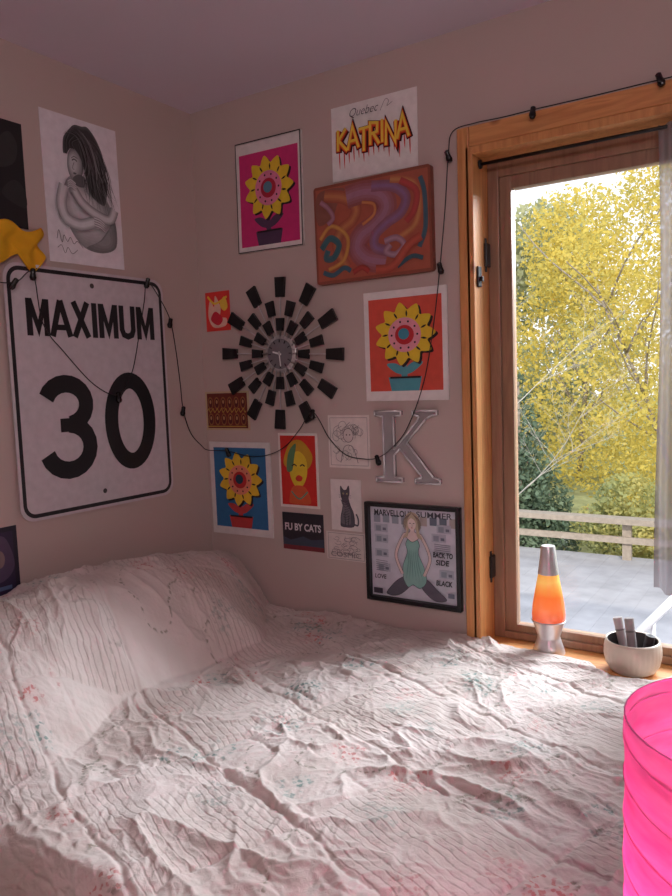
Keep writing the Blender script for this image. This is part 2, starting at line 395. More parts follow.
# ================================================================= BED
SZ=.607; bx_,by_,BR=1.545,.008,.076
def perlin(x,y,seed=0):
    r=np.random.RandomState(seed); g=r.rand(256,256)*2*PI
    xi=np.floor(x).astype(int); yi=np.floor(y).astype(int); xf=x-xi; yf=y-yi
    def gr(ix,iy,dx,dy):
        a=g[ix%256,iy%256]; return np.cos(a)*dx+np.sin(a)*dy
    u=xf*xf*xf*(xf*(xf*6-15)+10); v=yf*yf*yf*(yf*(yf*6-15)+10)
    n0=gr(xi,yi,xf,yf)*(1-u)+gr(xi+1,yi,xf-1,yf)*u; n1=gr(xi,yi+1,xf,yf-1)*(1-u)+gr(xi+1,yi+1,xf-1,yf-1)*u
    return (n0*(1-v)+n1*v)*1.5
BL=1.93; BW=1.385; TOP=.632
bed=empty('bed',(.96,-.72,0)); thing(bed,'wide bed pushed into the corner beneath the window','bed')
M_bedw=wood((90,60,40),(120,82,54),(76,50,34),'X','bed_frame_wood')
parent(boxes('mattress',[((.03,-BW+.03,.30),(BL-.06,-.04,.586))],mat((225,220,215),.9,bump=.2),.03),bed)
parent(boxes('bed_frame',[((.02,-BW+.02,.17),(BL-.05,-.03,.30))],M_bedw,.006),bed)
for x in (.08,BL-.18):
    for y in (-BW+.06,-.12): parent(boxes('leg',[((x,y,0),(x+.07,y+.05,.17))],M_bedw,.004),bed)
nu,nv=760,640
u=np.linspace(0,BL+.42,nu); v=np.linspace(0,BW+.45,nv)
U,V=np.meshgrid(u,v,indexing='ij')
def fold(s,L,R=.07):
    s0=L-R; a=np.clip((s-s0)/R,0,PI/2)
    hx=np.where(s<s0,s,s0+R*np.sin(a)); dz=np.where(s<s0,0,-R*(1-np.cos(a)))
    ex=np.maximum(s-(s0+R*PI/2),0); return hx,dz-ex,np.clip((s-s0)/R,0,1)
hx,dzx,fx=fold(U,BL-.02,.06); hy,dzy,fy=fold(V,BW,.08)
X_=.015+hx; Y_=-.012-hy; Zt=TOP+dzx+dzy
def sst(a,b,x):
    t=np.clip((x-a)/(b-a),0,1); return t*t*(3-2*t)
yy=-Y_
py=np.interp(yy,[0,.04,.12,.27,.5,.73,1.0,1.2,1.30,1.38,1.45],[.12,.17,.212,.240,.27,.278,.25,.18,.12,.05,0])
near=sst(0,.5,yy)
cen=.11+.07*near+.025*np.sin(yy*5)
wd=.17+.19*near+.05*np.sin(yy*6+1)*near
wob=1+.10*perlin(U*3.2,V*3.2,51)+.05*perlin(U*7,V*7,52)
tt=np.clip((X_-cen)/(wd*wob),0,1); t2=np.clip((X_-cen)/(wd*wob*1.25),0,1)
px=np.where(X_<cen,1-.22*((cen-X_)/.2)**2,.5*np.clip(1-tt**2.2,0,1)**.9+.5*(1-t2*t2*(3-2*t2)))
Zt=Zt+(py*np.clip(px,0,1)*(1+.05*perlin(U*5,V*5,53)))*np.clip(1-(fy),0,1)**.5
wx=U+.07*perlin(U*3,V*3,1)+.028*perlin(U*8,V*8,31)+.010*perlin(U*22,V*22,33)
wy=V+.07*perlin(U*3+9,V*3,2)+.028*perlin(U*8,V*8+5,32)+.010*perlin(U*22+3,V*22,34)
def crease(a,p): return np.clip(1-np.abs(a)*2.4,0,1)**p
def nn_(f,ay,s): return perlin(wx*f+s,wy*f*ay+s*.7,s)
D=.012*nn_(2.4,1.8,3)+.008*nn_(5.5,1.4,4)
D+=.013*crease(nn_(3.0,1.9,5),2.4)*sst(-.2,.3,perlin(U*2.2,V*2.2,6))
D+=.0075*crease(nn_(6.0,1.5,15),2.4)*sst(-.35,.3,perlin(U*3,V*3+7,16))
D+=.0030*crease(nn_(12,1.2,17),2.0)*(.4+.6*sst(-.3,.3,perlin(U*4,V*4+2,22)))
D+=.0018*crease(nn_(24,1.1,18),1.5)*(.6+.8*sst(-.3,.3,perlin(U*5,V*5+2,23)))
D+=.0011*crease(nn_(44,1.0,19),1.2)+.0006*nn_(76,1.0,20)
ja=.016*perlin(U*6,V*6,61)+.005*perlin(U*18,V*18,63); jb=.016*perlin(U*6,V*6,62)+.005*perlin(U*18,V*18,64)
a_=U*.94+V*.34+ja; b_=V*.94-U*.34+jb
pa=np.floor(a_/.36); pb=np.floor(b_/.30); par=((pa+pb)%2)
da=np.abs(((a_/.36)+.5)%1-.5)*.36; db=np.abs(((b_/.30)+.5)%1-.5)*.30
D-=.005*np.exp(-(da/.006)**2)+.005*np.exp(-(db/.006)**2)
cb_=np.abs((a_/.090)%1-.5)*.090; cc_=np.abs((b_/.075)%1-.5)*.075
brk=sst(-.3,.2,perlin(U*7,V*7,66))
D-=brk*(1-par)*(.0026*np.exp(-(cb_/.0045)**2)+.0026*np.exp(-(cc_/.0045)**2))
D-=.008
drape=np.clip(-(dzx+dzy)/.2,0,1)
D=D*(1-.3*drape)
side=.012*np.sin(U*22+2*np.sin(U*5))*np.clip(-dzy/.3,0,1); Y_=Y_-side
Z_=np.maximum(Zt+D*(1-fy)*(1-fx),.12+.02*np.sin(U*9)); Y_=Y_-D*fy; X_=X_+D*fx
X_=np.maximum(X_,.006); Y_=np.minimum(Y_,-.004)
db_=np.hypot(X_-bx_,Y_-by_); k_=sst(BR+.006,BR+.045,db_); Z_=np.minimum(Z_,.6005*(1-k_)+Z_*k_)
vv=np.stack([X_,Y_,Z_],-1).reshape(-1,3)
I=np.arange(nu*nv).reshape(nu,nv)
ff=np.stack([I[:-1,:-1],I[:-1,1:],I[1:,1:],I[1:,:-1]],-1).reshape(-1,4)
me=bpy.data.meshes.new('quilt'); me.from_pydata(vv.tolist(),[],ff.tolist())
uvl=me.uv_layers.new(name='UVMap'); UVf=np.stack([U,V],-1).reshape(-1,2)
li=np.zeros(len(me.loops),dtype=int); me.loops.foreach_get('vertex_index',li); uvl.data.foreach_set('uv',UVf[li].ravel())
at=me.attributes.new('patch','FLOAT','POINT'); at.data.foreach_set('value',par.astype(np.float32).ravel())
me.polygons.foreach_set('use_smooth',[True]*len(me.polygons))
qm=bpy.data.materials.new('quilt_fabric'); qm.use_nodes=True; nt=qm.node_tree; b=nt.nodes['Principled BSDF']; N=nt.nodes; Lk=nt.links.new
tc=N.new('ShaderNodeUVMap')
def mapping(x,y):
    mp=N.new('ShaderNodeMapping'); mp.inputs['Location'].default_value=(x,y,0); Lk(tc.outputs[0],mp.inputs['Vector']); return mp.outputs[0]
def noise(sc,det=3,vec=None):
    n=N.new('ShaderNodeTexNoise'); n.inputs['Scale'].default_value=sc; n.inputs['Detail'].default_value=det; Lk(vec or tc.outputs[0],n.inputs['Vector']); return n.outputs['Fac']
def ramp(f,a,ca,b_,cb):
    r=N.new('ShaderNodeValToRGB'); r.color_ramp.elements[0].position=a; r.color_ramp.elements[0].color=ca; r.color_ramp.elements[1].position=b_; r.color_ramp.elements[1].color=cb; Lk(f,r.inputs['Fac']); return r.outputs['Color']
def mixc(f,a,b_,bt='MIX'):
    m=N.new('ShaderNodeMix'); m.data_type='RGBA'; m.blend_type=bt
    if isinstance(f,float): m.inputs[0].default_value=f
    else: Lk(f,m.inputs[0])
    for s,x in ((6,a),(7,b_)):
        if isinstance(x,tuple): m.inputs[s].default_value=x
        else: Lk(x,m.inputs[s])
    return m.outputs[2]
def math_(op,a,b_):
    m=N.new('ShaderNodeMath'); m.operation=op
    for s,x in ((0,a),(1,b_)):
        if isinstance(x,(int,float)): m.inputs[s].default_value=x
        else: Lk(x,m.inputs[s])
    return m.outputs[0]
K0=(0,0,0,1);K1=(1,1,1,1)
base=ramp(noise(4),.35,lin((198,184,176))+(1,),.65,lin((224,212,206))+(1,))
pat=N.new('ShaderNodeAttribute'); pat.attribute_name='patch'
sp=N.new('ShaderNodeSeparateXYZ'); Lk(tc.outputs[0],sp.inputs[0])
def rows(cu,cv,period,wob):
    s=math_('ADD',math_('ADD',math_('MULTIPLY',sp.outputs[0],cu),math_('MULTIPLY',sp.outputs[1],cv)),math_('MULTIPLY',math_('SUBTRACT',noise(16,3),.5),wob))
    f=math_('ABSOLUTE',math_('SUBTRACT',math_('FRACT',math_('DIVIDE',s,period),0),.5),0)
    return ramp(f,.33,K0,.47,K1)
pinA=rows(-.34,.94,.017,.022)
stitch=math_('MULTIPLY',math_('MULTIPLY',pinA,pat.outputs['Fac']),ramp(noise(7,2,mapping(1,8)),.38,K0,.48,K1))
def clus(off,sc,lo,hi):
    v_=N.new('ShaderNodeTexVoronoi'); v_.inputs['Scale'].default_value=sc; Lk(mapping(off,off*.6),v_.inputs['Vector'])
    d=math_('ADD',v_.outputs['Distance'],math_('MULTIPLY',math_('SUBTRACT',noise(30,3),.5),.6))
    return ramp(d,lo,K1,hi,K0)
def petals(sc,off,lo,hi):
    nz=N.new('ShaderNodeTexNoise'); nz.inputs['Scale'].default_value=80; Lk(tc.outputs[0],nz.inputs['Vector'])
    ad=N.new('ShaderNodeVectorMath'); ad.operation='MULTIPLY_ADD'; Lk(nz.outputs['Color'],ad.inputs[0]); ad.inputs[1].default_value=(.016,.016,0); Lk(mapping(off,off),ad.inputs[2])
    v_=N.new('ShaderNodeTexVoronoi'); v_.inputs['Scale'].default_value=sc; Lk(ad.outputs[0],v_.inputs['Vector']); return ramp(v_.outputs['Distance'],lo,K1,hi,K0)
bunch=clus(0,5.4,.22,.34); bunch2=clus(2.37,6.2,.20,.31)
inv=math_('SUBTRACT',1.0,math_('MULTIPLY',pat.outputs['Fac'],.5))
gm_=math_('MULTIPLY',math_('MULTIPLY',bunch,petals(78,0,.32,.46)),inv)
pm_=math_('MULTIPLY',math_('MULTIPLY',bunch2,petals(86,5.3,.30,.44)),inv)
c1=mixc(math_('MULTIPLY',math_('MULTIPLY',bunch,inv),.22),base,lin((178,190,184))+(1,))
c1b=mixc(math_('MULTIPLY',gm_,.80),c1,lin((116,146,138))+(1,))
c1c=mixc(math_('MULTIPLY',math_('MULTIPLY',bunch2,inv),.20),c1b,lin((218,178,172))+(1,))
c2=mixc(math_('MULTIPLY',pm_,.80),c1c,lin((194,116,112))+(1,))
vine=math_('MULTIPLY',ramp(math_('ABSOLUTE',math_('SUBTRACT',noise(4.5,2,mapping(7,3)),.5),0),0.0,K1,.014,K0),inv)
c3=mixc(math_('MULTIPLY',math_('MULTIPLY',vine,petals(85,2.2,.38,.52)),.75),c2,lin((120,116,96))+(1,))
c4=mixc(math_('MULTIPLY',stitch,.36),c3,lin((146,122,112))+(1,))
Lk(c4,b.inputs['Base Color']); b.inputs['Roughness'].default_value=.8; b.inputs['Specular IOR Level'].default_value=.25
b.inputs['Sheen Weight'].default_value=.1
bp=N.new('ShaderNodeBump'); bp.inputs['Strength'].default_value=.65; bp.inputs['Distance'].default_value=.003
nzb=N.new('ShaderNodeTexNoise'); nzb.inputs['Scale'].default_value=75; nzb.inputs['Detail'].default_value=5; nzb.inputs['Roughness'].default_value=.6; nzb.inputs['Distortion'].default_value=1.4; Lk(tc.outputs[0],nzb.inputs['Vector'])
Lk(math_('SUBTRACT',nzb.outputs['Fac'],math_('MULTIPLY',stitch,.4)),bp.inputs['Height']); Lk(bp.outputs[0],b.inputs['Normal'])
me.materials.append(qm)
quilt=link(bpy.data.objects.new('quilt',me)); thing(quilt,'rumpled cream patchwork quilt with faded pink and green flowers','quilt')

# ================================================================= SIGN
A=Art(.612,.760,(204,196,200),.003,.4,radius=.045)
def rr(A,ins,r,n=8):
    W,Hh=A.W,A.H; out=[]
    for cx,cy,a0 in ((W-ins-r,Hh-ins-r,0),(ins+r,Hh-ins-r,90),(ins+r,ins+r,180),(W-ins-r,ins+r,270)):
        for i in range(n+1):
            a=math.radians(a0+i*90/n); out.append(((cx+r*math.cos(a))/W,(cy+r*math.sin(a))/Hh))
    return out
BK=(24,24,28)
A.stroke(rr(A,.015,.036),.012,BK,sm=False,closed=True)
DX,DY=.008,.006
def S(x,y): return ((x+DX)/A.W,(y+DY)/A.H)
def sline(pts,w): A.stroke([S(*p) for p in pts],w,BK,sm=False)
y0,y1=.545,.655; w=.020
def letM(x,wd):
    sline([(x,y0),(x,y1)],w); sline([(x+wd,y0),(x+wd,y1)],w); sline([(x+.002,y1-.002),(x+wd/2,y0+.022),(x+wd-.002,y1-.002)],w*.9)
letM(.066,.058)
sline([(.142,y0),(.174,y1)],w);sline([(.174,y1),(.206,y0)],w);sline([(.153,y0+.028),(.195,y0+.028)],w*.85)
sline([(.222,y0),(.274,y1)],w);sline([(.274,y0),(.222,y1)],w)
sline([(.300,y0),(.300,y1)],w)
letM(.326,.058)
A.stroke([S(.410,y1),S(.410,y0+.03),S(.417,y0+.014),S(.434,y0+.008),S(.451,y0+.014),S(.458,y0+.03),S(.458,y1)],w,BK,sm=False)
letM(.484,.058)
def arc(cx,cy,rx,ry,a0,a1,n=14): return [(cx+rx*math.cos(math.radians(a0+(a1-a0)*i/n)),cy+ry*math.sin(math.radians(a0+(a1-a0)*i/n))) for i in range(n+1)]
sline(arc(.172,.337,.074,.064,160,-80),.054)
sline(arc(.172,.204,.080,.072,85,-165),.054)
sline([(.146,.273),(.196,.273)],.042)
A.stroke([S(*p) for p in arc(.424,.270,.082,.136,0,360,44)[:-1]],.054,BK,sm=False,closed=True)
for p in ((.305,.715),(.305,.055)):
    A.ell(p[0]/A.W,p[1]/A.H,.008/A.W,.008/A.H,(70,66,66))
sign=A.build('speed_sign',(-.5065,1.4330),'left','white metal road sign with black border reading MAXIMUM 30','road sign',off=.010)
parent(boxes('sign_spacer',[((.0005,-.51,1.45),(.010,-.49,1.47))],M_black),sign)

# ================================================================= LEFT WALL POSTERS
G=lambda v:(v,v,int(v*1.01) if v<250 else v)
A=Art(.287,.45,(232,228,232),.002)
def soft(pts,c0,c1,n=5,cx=None,cy=None,s=.55):
    cx=sum(p[0] for p in pts)/len(pts) if cx is None else cx; cy=sum(p[1] for p in pts)/len(pts) if cy is None else cy
    for k in range(n):
        t=k/(n-1); f=1-t*s
        A.poly([(cx+(x-cx)*f,cy+(y-cy)*f) for x,y in pts],G(int(c0+(c1-c0)*t)),True)
soft([(.24,.52),(.34,.60),(.52,.58),(.78,.50),(.90,.34),(.90,.16),(.70,.10),(.46,.12),(.30,.22),(.20,.38)],150,206,9,.42,.40)
soft([(.48,.12),(.70,.10),(.90,.16),(.90,.34),(.78,.26),(.66,.18)],120,150,4)
soft([(.30,.66),(.33,.76),(.42,.80),(.50,.74),(.50,.64),(.42,.56),(.34,.58)],130,200,6,.355,.69)
A.poly([(.36,.585),(.44,.62),(.52,.60),(.50,.54),(.40,.54)],G(100),True)
soft([(.26,.74),(.27,.84),(.34,.90),(.42,.95),(.52,.955),(.60,.96),(.70,.90),(.78,.80),(.80,.70),(.83,.60),(.80,.50),(.76,.44),(.66,.46),(.58,.50),(.54,.58),(.50,.70),(.42,.78),(.33,.79)],96,66,3,s=.1)
for k in range(56):
    t=(k*.618)%1
    A.stroke([(.27+.32*t,.87+.06*math.sin(3*t)),(.42+.31*t,.87-.05*t),(.50+.33*t+.02*math.sin(k*2.3),.71-.03*t+.02*math.sin(k)),(.51+.33*t+.045*math.sin(k*1.3),.57),(.53+.40*t+.03*math.sin(k*3.1),.43-.06*math.sin(k*2))],.0014+.0009*(k%3),G((34,104,50,146,30,84,66,120)[k%8]),taper=True)
for k in range(9):
    A.stroke([(.34+.02*k,.90-.005*k),(.28+.012*k,.82),(.27+.02*k,.74+.004*k)],.0020,G((34,100,50)[k%3]),taper=True)
A.stroke([(.345,.70),(.375,.712),(.41,.70)],.0030,G(40)); A.stroke([(.34,.715),(.375,.73),(.42,.72)],.0020,G(80)); A.stroke([(.37,.69),(.345,.65),(.365,.64)],.002,G(120)); A.ell(.37,.615,.022,.007,G(100))
def limb(p,w0,c0,c1,n=5):
    for k in range(n):
        t=k/(n-1); A.stroke(p,w0*(1-.65*t),G(int(c0+(c1-c0)*t)))
limb([(.22,.52),(.17,.40),(.22,.30),(.40,.27),(.60,.31)],.038,150,218,7)
limb([(.88,.42),(.80,.34),(.62,.36),(.44,.42),(.34,.50)],.034,140,210,7)
for k in range(4):
    limb([(.58,.335-.017*k),(.66,.325-.017*k),(.72,.30-.017*k)],.009,130,216,3)
for k in range(4):
    limb([(.36,.50+.014*k),(.30,.52+.014*k),(.26,.505+.014*k)],.0075,130,210,3)
A.stroke([(.07,.15),(.10,.21),(.13,.13),(.16,.18),(.20,.14),(.24,.17),(.28,.13),(.33,.15),(.40,.11)],.0016,G(60))
A.stroke([(.07,.09),(.12,.11),(.16,.06),(.20,.10),(.25,.06),(.32,.09)],.0014,G(60))
A.build('photo_poster',(-.5035,2.059),'left','signed black and white photo poster of a long-haired person','poster',tilt=.5)
A=Art(.26,.30,(26,25,27),.002)
A.poly([(.62,.55),(.70,.80),(.84,.90),(.93,.78),(.86,.60)],G(48),True); A.poly([(.7,.30),(.85,.45),(.98,.38),(.98,.2)],G(42),True)
A.build('dark_poster',(-.842,2.065),'left','black poster with faint grey shapes above the road sign','poster')
A=Art(.27,.285,(36,30,48),.002)
A.rect(.05,.05,.95,.95,(48,36,66)); A.poly([(.55,.5),(.65,.85),(.85,.9),(.95,.6),(.8,.45)],(84,70,96),True); A.ell(.78,.68,.06,.09,(140,116,116))
A.rect(.60,.12,.92,.20,(150,150,170)); A.rect(.60,.26,.86,.30,(150,60,90)); A.rect(.6,.36,.9,.40,(90,110,150))
A.build('concert_poster',(-.96,.91),'left','dark purple poster with a small figure, above the pillow','poster')
# yellow cloth
vs=[];fs=[];nu_,nv_=40,20
for j in range(nv_+1):
    for i in range(nu_+1):
        a=i/nu_;b_=j/nv_
        edge=.030*abs(math.sin(a*9))
        y=-.97+.29*a+.01*math.sin(b_*9); z=1.918-(.085+edge)*b_+.012*math.sin(a*13)
        x=.014+.009*math.sin(a*22+b_*4)*math.sin(PI*b_*.8+.3)
        vs.append((max(x,.004),y,z))
for j in range(nv_):
    for i in range(nu_):
        k=j*(nu_+1)+i; fs.append((k,k+1,k+nu_+2,k+nu_+1))
o=mesh('yellow_pennant',vs,fs,[mat((226,170,20),.8,bump=.3)],smooth=True)
md=o.modifiers.new('s','SOLIDIFY'); md.thickness=.003
thing(o,'crumpled yellow cloth pennant pinned above the road sign','pennant')

# ================================================================= BACK WALL ART
def popart(A,x0,y0,x1,y1,bg,yel,pink,red,acc,leaf):
    X=lambda a:x0+(x1-x0)*a; Yf=lambda b:y0+(y1-y0)*b
    T=lambda L:[(X(a),Yf(b)) for a,b in L]
    sc=A.W/.28; dk=(34,22,30)
    A.rect(x0,y0,x1,y1,bg)
    A.poly(T([(.30,0.0),(.26,.15),(.72,.15),(.68,0.0)]),leaf)
    A.stroke(T([(.49,.14),(.47,.24),(.50,.34)]),.020*sc,leaf)
    A.poly(T([(.48,.18),(.60,.20),(.74,.30),(.62,.31),(.52,.26)]),leaf,True); A.poly(T([(.48,.18),(.36,.20),(.24,.29),(.36,.30),(.45,.25)]),leaf,True)
    P=[];Q=[]
    for i in range(44):
        a=2*PI*i/44; r=1+.13*math.cos(a*11); P.append((.50+.37*r*math.cos(a),.61+.30*r*math.sin(a))); Q.append((.53+.37*r*math.cos(a),.59+.30*r*math.sin(a)))
    A.poly(T(Q),dk,True); A.poly(T(P),yel,True)
    for i in range(11):
        a=2*PI*(i+.5)/11; A.stroke(T([(.50+.23*math.cos(a),.61+.185*math.sin(a)),(.50+.31*math.cos(a+.04),.61+.25*math.sin(a+.04))]),.006*sc,dk,taper=True)
    A.ell(X(.50),Yf(.60),.225*(x1-x0),.185*(y1-y0),pink)
    A.ell(X(.50),Yf(.60),.13*(x1-x0),.105*(y1-y0),red); A.ell(X(.49),Yf(.61),.075*(x1-x0),.06*(y1-y0),acc)
    for i in range(10):
        a=2*PI*i/10; A.ell(X(.50+.175*math.cos(a)),Yf(.60+.145*math.sin(a)),.014*(x1-x0),.012*(y1-y0),dk,n=10)
    A.stroke(T([(.29,.145),(.71,.145)]),.006*sc,dk,sm=False)
YH=(232,198,50)
A=Art(.285,.378,(228,220,216),.008)
popart(A,.05,.05,.95,.89,(206,44,116),YH,(226,128,160),(180,34,56),(90,130,150),(80,56,84))
for r in ((0,0,.012,1),(.985,0,1,1),(0,.99,1,1),(0,0,1,.008)): A.rect(*r,(40,32,30))
A.build('pop_art_print',(.357,2.092),'back','pop art print in yellow and hot pink with dark thin edge','picture',tilt=-.8)
A=Art(.293,.349,(232,226,222),.006)
popart(A,.06,.09,.94,.93,(216,84,66),YH,(232,156,170),(196,40,48),(60,140,160),(84,160,170))
A.build('pop_art_print',(.8695,1.5425),'back','pop art print in yellow, pink and orange-red with white border','picture')
A=Art(.292,.352,(222,216,212),.005)
popart(A,.07,.08,.93,.94,(46,108,154),(232,190,50),(228,136,108),(196,40,44),(30,60,80),(190,62,60))
A.build('pop_art_print',(.162,1.049),'back','pop art print in yellow, orange and blue with white border','picture')
# graffiti: chunky stroke letters, overlapping
A=Art(.31,.232,(236,232,228),.002)
for k in range(15):
    x=.09+.059*k; A.stroke([(x,.46),(x+.004,.27-.12*random.random())],.0042,(214,36,30),taper=True)
GL={'K':([[(0,0),(.05,1)],[(.9,1.02),(.1,.5),(1.0,-.06)]]),'A':([[(-.05,-.05),(.45,1.03),(1.0,-.02)],[(.18,.34),(.85,.36)]]),'T':([[(-.08,.98),(1.05,1.0)],[(.5,.98),(.45,-.08)]]),
    'R':([[(.05,-.04),(.08,1),(.85,.92),(.80,.52),(.12,.46)],[(.40,.46),(1.0,-.06)]]),'I':([[(.5,1.02),(.46,-.04)]]),'N':([[(.02,-.04),(.08,1.0),(.88,.02),(.95,1.02)]])}
xs=.085; pos=[]
for i,chh in enumerate('KATRINA'):
    wd_={'I':.05,'T':.11,'A':.125,'K':.115,'R':.11,'N':.125}[chh]; pos.append((GL[chh],xs,wd_,.370+.032*math.sin(i*2.1+.5),.28)); xs+=wd_+.012
def gstrokes(w_,col_,dx=0,dy=0,y_to=1.1):
    for g,x0,wd_,yb,hh in pos:
        for st in g:
            A.stroke([(x0+qx*wd_+dx,yb+qy*hh+dy) for qx,qy in st],w_,col_,sm=False)
gstrokes(.0225,(60,20,22),.005,-.010); gstrokes(.0205,(60,22,26)); gstrokes(.0165,(214,44,32)); gstrokes(.0125,(236,120,44),0,.006); gstrokes(.0085,(246,206,72),0,.014)
A.text('Quebec',.24,.79,.58,.92,(70,66,70),bold=-.012,shear=.4)
A.stroke([(.60,.80),(.66,.93),(.70,.90),(.68,.84),(.74,.88)],.0012,(70,66,70))
A.build('graffiti_drawing',(.775,2.20),'back','graffiti lettering drawing in yellow and red on white paper','drawing',tilt=-.6)
# swirl canvas
A=Art(.425,.315,(140,76,58),.022,radius=.010)
A.rect(.02,.03,.98,.97,(172,92,70))
A.poly([(.03,.62),(.04,.93),(.28,.94),(.22,.80),(.16,.66)],(140,88,74),True)
def blend(p,w_,c,c2):
    for k in range(4):
        t=k/3; A.stroke(p,w_*(1-.25*k),tuple(int(c[i]*(1-t)+c2[i]*t) for i in range(3)))
for c,c2,w_,p in [
    ((160,84,64),(190,124,80),.040,[(.10,.90),(.28,.84),(.38,.72),(.34,.60),(.24,.52),(.20,.36),(.28,.14)]),
    ((150,86,84),(164,118,138),.072,[(.30,.84),(.46,.86),(.60,.80),(.64,.66),(.54,.52),(.42,.44),(.38,.32),(.46,.20),(.62,.14)]),
    ((140,92,106),(140,106,144),.034,[(.52,.90),(.70,.86),(.80,.74),(.76,.60),(.64,.52),(.54,.42),(.54,.30),(.66,.24)]),
    ((180,104,70),(196,138,86),.022,[(.68,.93),(.86,.86),(.91,.66),(.87,.46),(.74,.36)]),
    ((90,100,104),(62,98,118),.016,[(.92,.90),(.952,.74),(.952,.42),(.90,.24)]),
    ((164,70,62),(182,70,68),.022,[(.76,.90),(.885,.78),(.87,.60),(.80,.50)]),
    ((84,104,104),(56,104,116),.022,[(.06,.36),(.14,.46),(.22,.38),(.17,.26),(.10,.26),(.12,.34)]),
    ((190,128,70),(208,156,80),.014,[(.05,.46),(.16,.58),(.30,.44),(.26,.22),(.12,.14)]),
    ((80,98,104),(60,96,120),.016,[(.07,.12),(.16,.08),(.26,.14),(.32,.10)]),
    ((150,60,52),(176,66,58),.018,[(.34,.08),(.42,.12),(.48,.07)]),
    ((150,110,126),(182,146,160),.020,[(.62,.34),(.72,.36),(.78,.28),(.71,.20),(.63,.24),(.67,.30)]),
    ((74,84,94),(54,90,104),.014,[(.72,.08),(.84,.16),(.93,.13)]),
    ((164,76,60),(190,90,70),.028,[(.54,.08),(.68,.09),(.82,.27),(.92,.34)]),
    ((150,104,118),(168,124,140),.016,[(.07,.84),(.14,.76),(.18,.66),(.13,.60)]),
    ((196,120,76),(206,138,84),.010,[(.44,.76),(.54,.72),(.54,.62),(.44,.54)])]: blend(p,w_,c,c2)
A.build('swirl_painting',(.767,1.917),'back','canvas painting of purple, red and orange swirls','painting',tilt=.3)
A=Art(.118,.144,(226,60,52),.002)
A.poly([(.10,.40),(.20,.80),(.35,.62),(.42,.90),(.62,.60),(.60,.36),(.85,.30),(.80,.12),(.30,.10)],(232,190,170),True)
A.poly([(.2,.3),(.4,.5),(.7,.3),(.5,.14)],(205,40,60),True); A.stroke([(.1,.9),(.4,.7),(.9,.85)],.008,(240,200,60))
A.poly([(.6,.66),(.8,.86),(.92,.6),(.76,.5)],(236,200,70),True)
A.build('postcard',(.09,1.712),'back','small red postcard with yellow and pink shapes','postcard')
A=Art(.214,.146,(196,176,140),.002)
A.rect(.04,.05,.96,.95,(112,42,34))
for i in range(6):
    for j in range(2):
        cx=.12+.152*i; cy=.28+.42*j; A.ell(cx,cy,.062,.16,(150,96,54)); A.ell(cx,cy,.045,.12,(90,30,34)); A.ell(cx,cy+.03,.02,.05,(186,140,96))
for k in range(9): A.stroke([(.06+.1*k,.5),(.09+.1*k,.56),(.12+.1*k,.46),(.15+.1*k,.5)],.003,(190,150,70))
A.stroke([(.06,.10),(.94,.10)],.004,(190,150,70),sm=False)
A.build('ornate_postcard',(.112,1.342),'back','dark red postcard with rows of small gold figures','postcard')
A=Art(.169,.266,(228,220,212),.004)
A.rect(.05,.035,.95,.965,(206,44,36))
A.poly([(.12,.60),(.30,.86),(.60,.90),(.86,.72),(.80,.56),(.60,.50),(.34,.50)],(196,150,40),True)
A.poly([(.28,.44),(.30,.66),(.50,.76),(.70,.66),(.72,.46),(.60,.30),(.42,.28)],(226,196,50),True)
A.poly([(.20,.50),(.26,.74),(.46,.86),(.40,.66),(.34,.50)],(90,130,90),True)
A.poly([(.42,.40),(.50,.44),(.60,.41),(.56,.36),(.46,.36)],(205,60,40),True)
A.stroke([(.34,.56),(.40,.58),(.46,.56)],.005,(60,40,40)); A.stroke([(.55,.56),(.61,.58),(.67,.56)],.005,(60,40,40))
A.poly([(.24,.10),(.34,.28),(.66,.28),(.80,.10),(.70,.05),(.30,.05)],(210,90,50),True); A.stroke([(.3,.22),(.5,.12),(.72,.22)],.006,(100,150,120))
A.build('red_art_print',(.4325,1.128),'back','red art print with a yellow and green painted head','picture')
def sketch(A,n,dk=(140,132,132)):
    A.stroke([(.05,.05),(.95,.05),(.95,.95),(.05,.95)],.0015,dk,sm=False,closed=True)
    for k in range(n):
        cx=random.uniform(.2,.8); cy=random.uniform(.2,.8); r=random.uniform(.06,.15)
        a0=random.uniform(0,6); A.stroke([(cx+r*math.cos(a0+t*1.1)*(1-t*.1),cy+r*math.sin(a0+t*1.1)*(1-t*.1)) for t in range(6)],.0016,dk)
A=Art(.163,.179,(226,216,209),.002); sketch(A,26)
A.ell(.5,.62,.12,.13,(214,204,198)); A.stroke([(.5+.12*math.cos(t),.62+.13*math.sin(t)) for t in np.linspace(0,6.1,16)],.002,(110,100,102)); A.stroke([(.3,.1),(.4,.4),(.6,.4),(.72,.1)],.002,(110,100,102))
A.ell(.46,.63,.015,.015,(90,80,80)); A.ell(.54,.63,.015,.015,(90,80,80))
A.build('line_drawing',(.6455,1.2335),'back','fine pencil line drawing of a figure among curls','drawing')
A=Art(.16,.098,(216,204,198),.002); sketch(A,22)
A.text('COSMIC',.12,.12,.88,.30,(130,122,122))
A.build('line_drawing',(.62,.872),'back','small pale pencil drawing card with lettering','drawing')
A=Art(.178,.134,(42,38,46),.002)
A.poly([(0,0),(1,0),(1,.35),(.7,.3),(.5,.38),(.2,.26),(0,.34)],(60,70,86)); A.rect(0,.0,1,.12,(120,44,50))
A.text('FU BY CATS',.06,.52,.94,.72,(214,206,210),bold=.03)
A.build('black_card',(.44,.908),'back','dark card with white capital lettering','card')
A=Art(.122,.176,(224,216,212),.002)
ct=(84,82,90)
A.stroke([(.72,.14),(.86,.12),(.88,.24),(.82,.34)],.006,ct)
